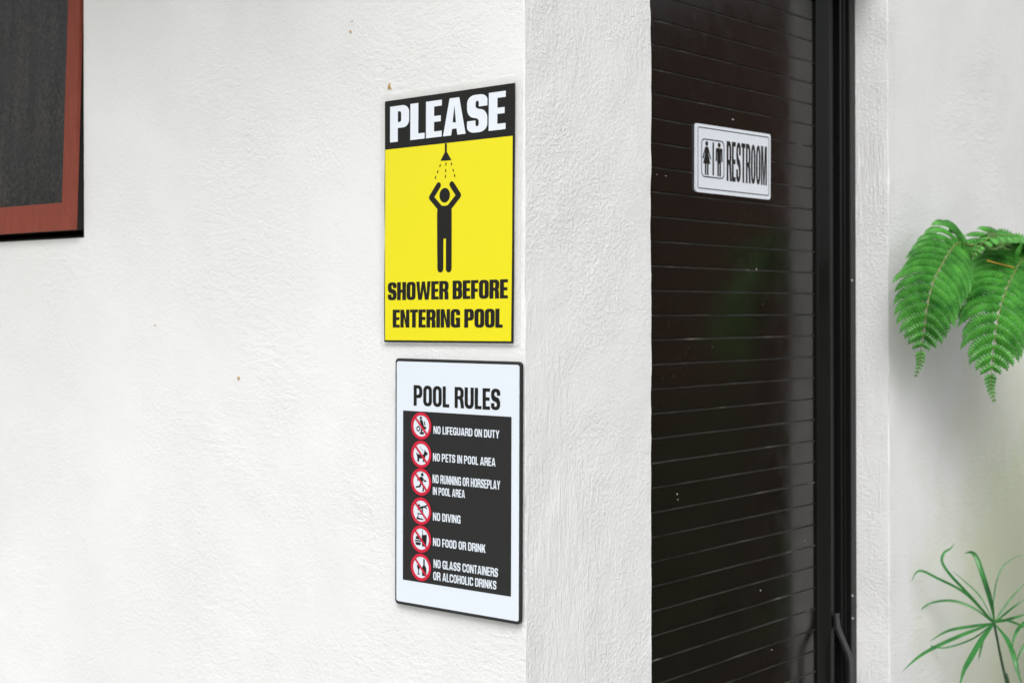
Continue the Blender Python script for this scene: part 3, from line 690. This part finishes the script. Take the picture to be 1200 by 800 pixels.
# a narrow young leaf curl and loose tip above the left frond
tb_ = MB().tube(spline(fpath([(1129, 291, 2.50), (1127, 283, 2.49), (1121, 275, 2.48), (1112, 270, 2.47)]), 10), [.0022 - .0019 * k / 10 for k in range(11)], 5); tb_.build('young_shoot', m_fern, tf)
tb_ = MB().tube(spline(fpath([(1190, 302, 2.50), (1194, 294, 2.49), (1198, 286, 2.48)]), 6), [.0030, .0040, .0044, .0042, .0034, .0022, .001], 6)
tb_.build('young_shoot', m_fern, tf)
m_cur = leaf_mat('old_fern_leaf', (.04, .12, .015), (.08, .17, .03), .5)
cu = MB(); rg = random.Random(4)                                     # crumpled old leaf on the top
gx, gy = 13, 9
for i in range(gx):
    for j in range(gy):
        a = i / (gx - 1); b2 = j / (gy - 1)
        hgt = math.sin(a * math.pi) ** .55 * (26 + 9 * noise.noise(Vector((a * 4, 0, 5))))
        q = pt(1143 + 43 * a + 2 * noise.noise(Vector((a * 5, b2 * 5, 1))), 294 - .8 * hgt * b2 + 3 * noise.noise(Vector((a * 6, b2 * 4, 2))) * b2, 2.462 + .02 * noise.noise(Vector((a * 5, b2 * 5, 3))) + .03 * b2)
        cu.v.append(tuple(loc(q)))
for i in range(gx - 1):
    for j in range(gy - 1):
        cu.f.append((i * gy + j, (i + 1) * gy + j, (i + 1) * gy + j + 1, i * gy + j + 1)); cu.m.append(0); cu.sm.append(True)
cu.build('old_leaf', m_cur, tf)
m_shrub = leaf_mat('shrub_leaf', (.022, .055, .012), (.06, .11, .026), .6, .2)
m_trunk = mat('fern_trunk_fibre', (.055, .035, .022), .95)
tr = MB(); ts = [Vector((0, 0, .0)), Vector((.01, .01, .5)), Vector((0, 0, 1.0)), loc(crown) + Vector((0, 0, .03))]
tr.tube(spline(ts, 30), [.06 - .028 * k / 30 + .004 * rnd.uniform(-1, 1) for k in range(31)], 12); tr.build('trunk', m_trunk, tf)

# umbrella sedge by the wall
ug = empty('umbrella_sedge', pt(1262, 368, 2.62)); ug.location.z = .05
tag(ug, 'low umbrella sedge with thin green ribbon leaves radiating from one stem by white wall', 'plant')
def ul(x, y, Y): return pt(940 + x / 4, 600 + y / 4, Y) - ug.location
def ribbon(ctrl, w, name='leaf', fold=.25):
    P = spline([ul(*c) for c in ctrl], 26); mb = MB(); n = len(P); vv = []
    for i, p in enumerate(P):
        t = (P[min(i + 1, n - 1)] - P[max(i - 1, 0)]).normalized(); view = Vector((.35 * math.sin(i * .11 + w * 900), -1, .45)).normalized()
        sd = t.cross(view).normalized(); nn = sd.cross(t)
        u = i / (n - 1); ww = .84 * w * (.45 + .55 * min(1, u * 4)) * (1 - max(0, (u - .45) / .55) ** 1.8) + .0003
        vv += [p - sd * ww / 2 + nn * ww * fold, p, p + sd * ww / 2 + nn * ww * fold]
    mb.add(vv, [(3 * i + k, 3 * i + k + 1, 3 * i + 4 + k, 3 * i + 3 + k) for i in range(n - 1) for k in (0, 1)], 0, True)
    return mb.build(name, m_sedge, ug)
YC = 2.60
for c, w in (([(895, 520, YC), (880, 430, 2.57), (845, 310, 2.55), (815, 222, 2.56), (790, 194, 2.57), (757, 198, 2.58)], .0100),
             ([(893, 520, YC), (790, 405, 2.57), (695, 305, 2.55), (652, 240, 2.55), (660, 196, 2.56), (690, 176, 2.565), (712, 150, 2.57)], .0060),
             ([(890, 523, YC), (760, 385, 2.58), (625, 312, 2.565), (562, 281, 2.56), (530, 288, 2.55), (508, 330, 2.545)], .0050),
             ([(890, 526, YC), (720, 590, 2.55), (560, 668, 2.50), (462, 752, 2.47)], .0068),
             ([(890, 530, YC), (835, 605, 2.56), (785, 690, 2.52), (752, 750, 2.50), (730, 830, 2.48)], .0105),
             ([(897, 528, YC), (955, 605, 2.56), (990, 690, 2.53), (1005, 750, 2.52), (1030, 830, 2.51)], .0095),
             ([(896, 515, YC), (893, 430, 2.62), (905, 340, 2.63), (935, 262, 2.64), (985, 222, 2.645), (1035, 204, 2.65)], .0026),
             ([(898, 518, YC), (940, 455, 2.61), (990, 390, 2.62), (1050, 330, 2.63)], .0036),
             ([(898, 520, YC), (950, 480, 2.59), (1000, 440, 2.58), (1050, 408, 2.58)], .0038),
             ([(898, 522, YC), (950, 512, 2.58), (1000, 497, 2.56), (1060, 478, 2.55)], .0058),
             ([(898, 525, YC), (930, 510, 2.60), (980, 520, 2.61), (1040, 548, 2.62), (1090, 600, 2.62)], .0045),
             ([(1075, 505, 2.66), (1035, 525, 2.64), (1000, 562, 2.62), (984, 610, 2.61), (980, 660, 2.60)], .0070),
             ([(1085, 560, 2.60), (1045, 615, 2.58), (1015, 670, 2.57), (1000, 710, 2.565)], .0055),
             ([(890, 522, YC), (800, 455, 2.62), (700, 420, 2.63), (600, 430, 2.62), (540, 470, 2.60)], .0050),
             ([(890, 526, YC), (790, 540, 2.58), (680, 560, 2.55), (590, 610, 2.53)], .0058),
             ([(890, 528, YC), (850, 590, 2.62), (830, 660, 2.63), (822, 700, 2.63)], .0040),
             ([(890, 528, YC), (790, 600, 2.62), (660, 640, 2.63), (560, 625, 2.64), (490, 655, 2.65)], .0034),
             ([(892, 515, YC), (830, 400, 2.63), (760, 330, 2.66), (700, 280, 2.67)], .0026)):
    ribbon(c, w)
stm = MB().tube(spline([ul(895, 522, YC), ul(912, 610, 2.60), ul(932, 710, 2.605), ul(955, 810, 2.61), ul(985, 960, 2.61), Vector((.0, .0, 0))], 24), [.0020 + .0008 * k / 24 for k in range(25)], 7)
m_stem = mat('sedge_stem', (.018, .055, .022), .45)
stm.build('stem', m_stem, ug)
st2 = MB().tube(spline([ul(1085, 530, 2.66), ul(1100, 800, 2.66), Vector((.03, .03, 0))], 14), .003, 6); st2.build('stem', m_stem, ug)

# ------------------------------------------------------------------ unseen, right of frame: fence the door mirrors; shrubs added for reflection, shade, bounce
fe = empty('timber_fence', CORNER, AL)
tag(fe, 'tall brown fence of upright timber boards facing the restroom door', 'fence')
m_board = mat('brown_timber', (.09, .045, .026), .7)
v = mapped(m_board, (1, 6, .4)); lk(m_board, ramp(m_board, noise_n(m_board, v, 2.2, 4, .6), [(.3, (.045, .024, .015)), (.7, (.15, .072, .042))]), bsdf(m_board).inputs['Base Color'])
fb = MB(); y = -7.0
while y < .0:
    wv = rnd.uniform(.12, .20); fb.box(5.2 + rnd.uniform(0, .02), 5.235, y, min(y + wv - .008, -.01),    .03, 3.1 + rnd.uniform(-.03, .03)); y += wv
fb.build('board_panel', m_board, fe)
for yy in (-6.5, -4.4, -2.3, -.3): MB().box(5.24, 5.33, yy, yy + .09, -.02, 3.0).build('post', m_board, fe)
for i, (x, yv, r, h) in enumerate(((4.4, -1.1, .45, 1.25), (4.6, -2.5, .5, 1.0), (1.66, -.47, .37, 1.25))):
    rt = empty('added_shrub', Matrix.Rotation(AL, 3, 'Z') @ Vector((x, -yv * -1, 0)) + CORNER)
    tag(rt, ('added dark leafy shrub, unseen in the garden bed, tallest by the timber fence', 'added broad low leafy shrub, unseen in front of the timber fence', 'added leafy shrub, unseen beyond the fern, shading and greening the white wall')[i], 'shrub')
    rg = random.Random(20 + i); lb = MB()
    for k in range(900):
        while True:
            q = Vector((rg.uniform(-1, 1), rg.uniform(-1, 1), rg.uniform(-1, 1)))
            if .35 < q.length < 1 + .15 * noise.noise(q * 3): break
        c = Vector((q.x * r, q.y * r, .12 + (q.z * .5 + .5) * h)); d = Vector((rg.gauss(0, 1), rg.gauss(0, 1), rg.gauss(0, .6))).normalized(); s_ = d.orthogonal().normalized()
        l_ = rg.uniform(.05, .10); lb.add([c - d * l_ * .5, c + s_ * l_ * .22, c + d * l_ * .5, c - s_ * l_ * .22], [(0, 1, 2, 3)])
    lb.build('foliage', m_shrub, rt)
    MB().tube([(0, 0, -.02), (.01, 0, h * .5), (0, .02, h * .9)], [.03, .02, .008], 7).build('stem', m_trunk, rt)
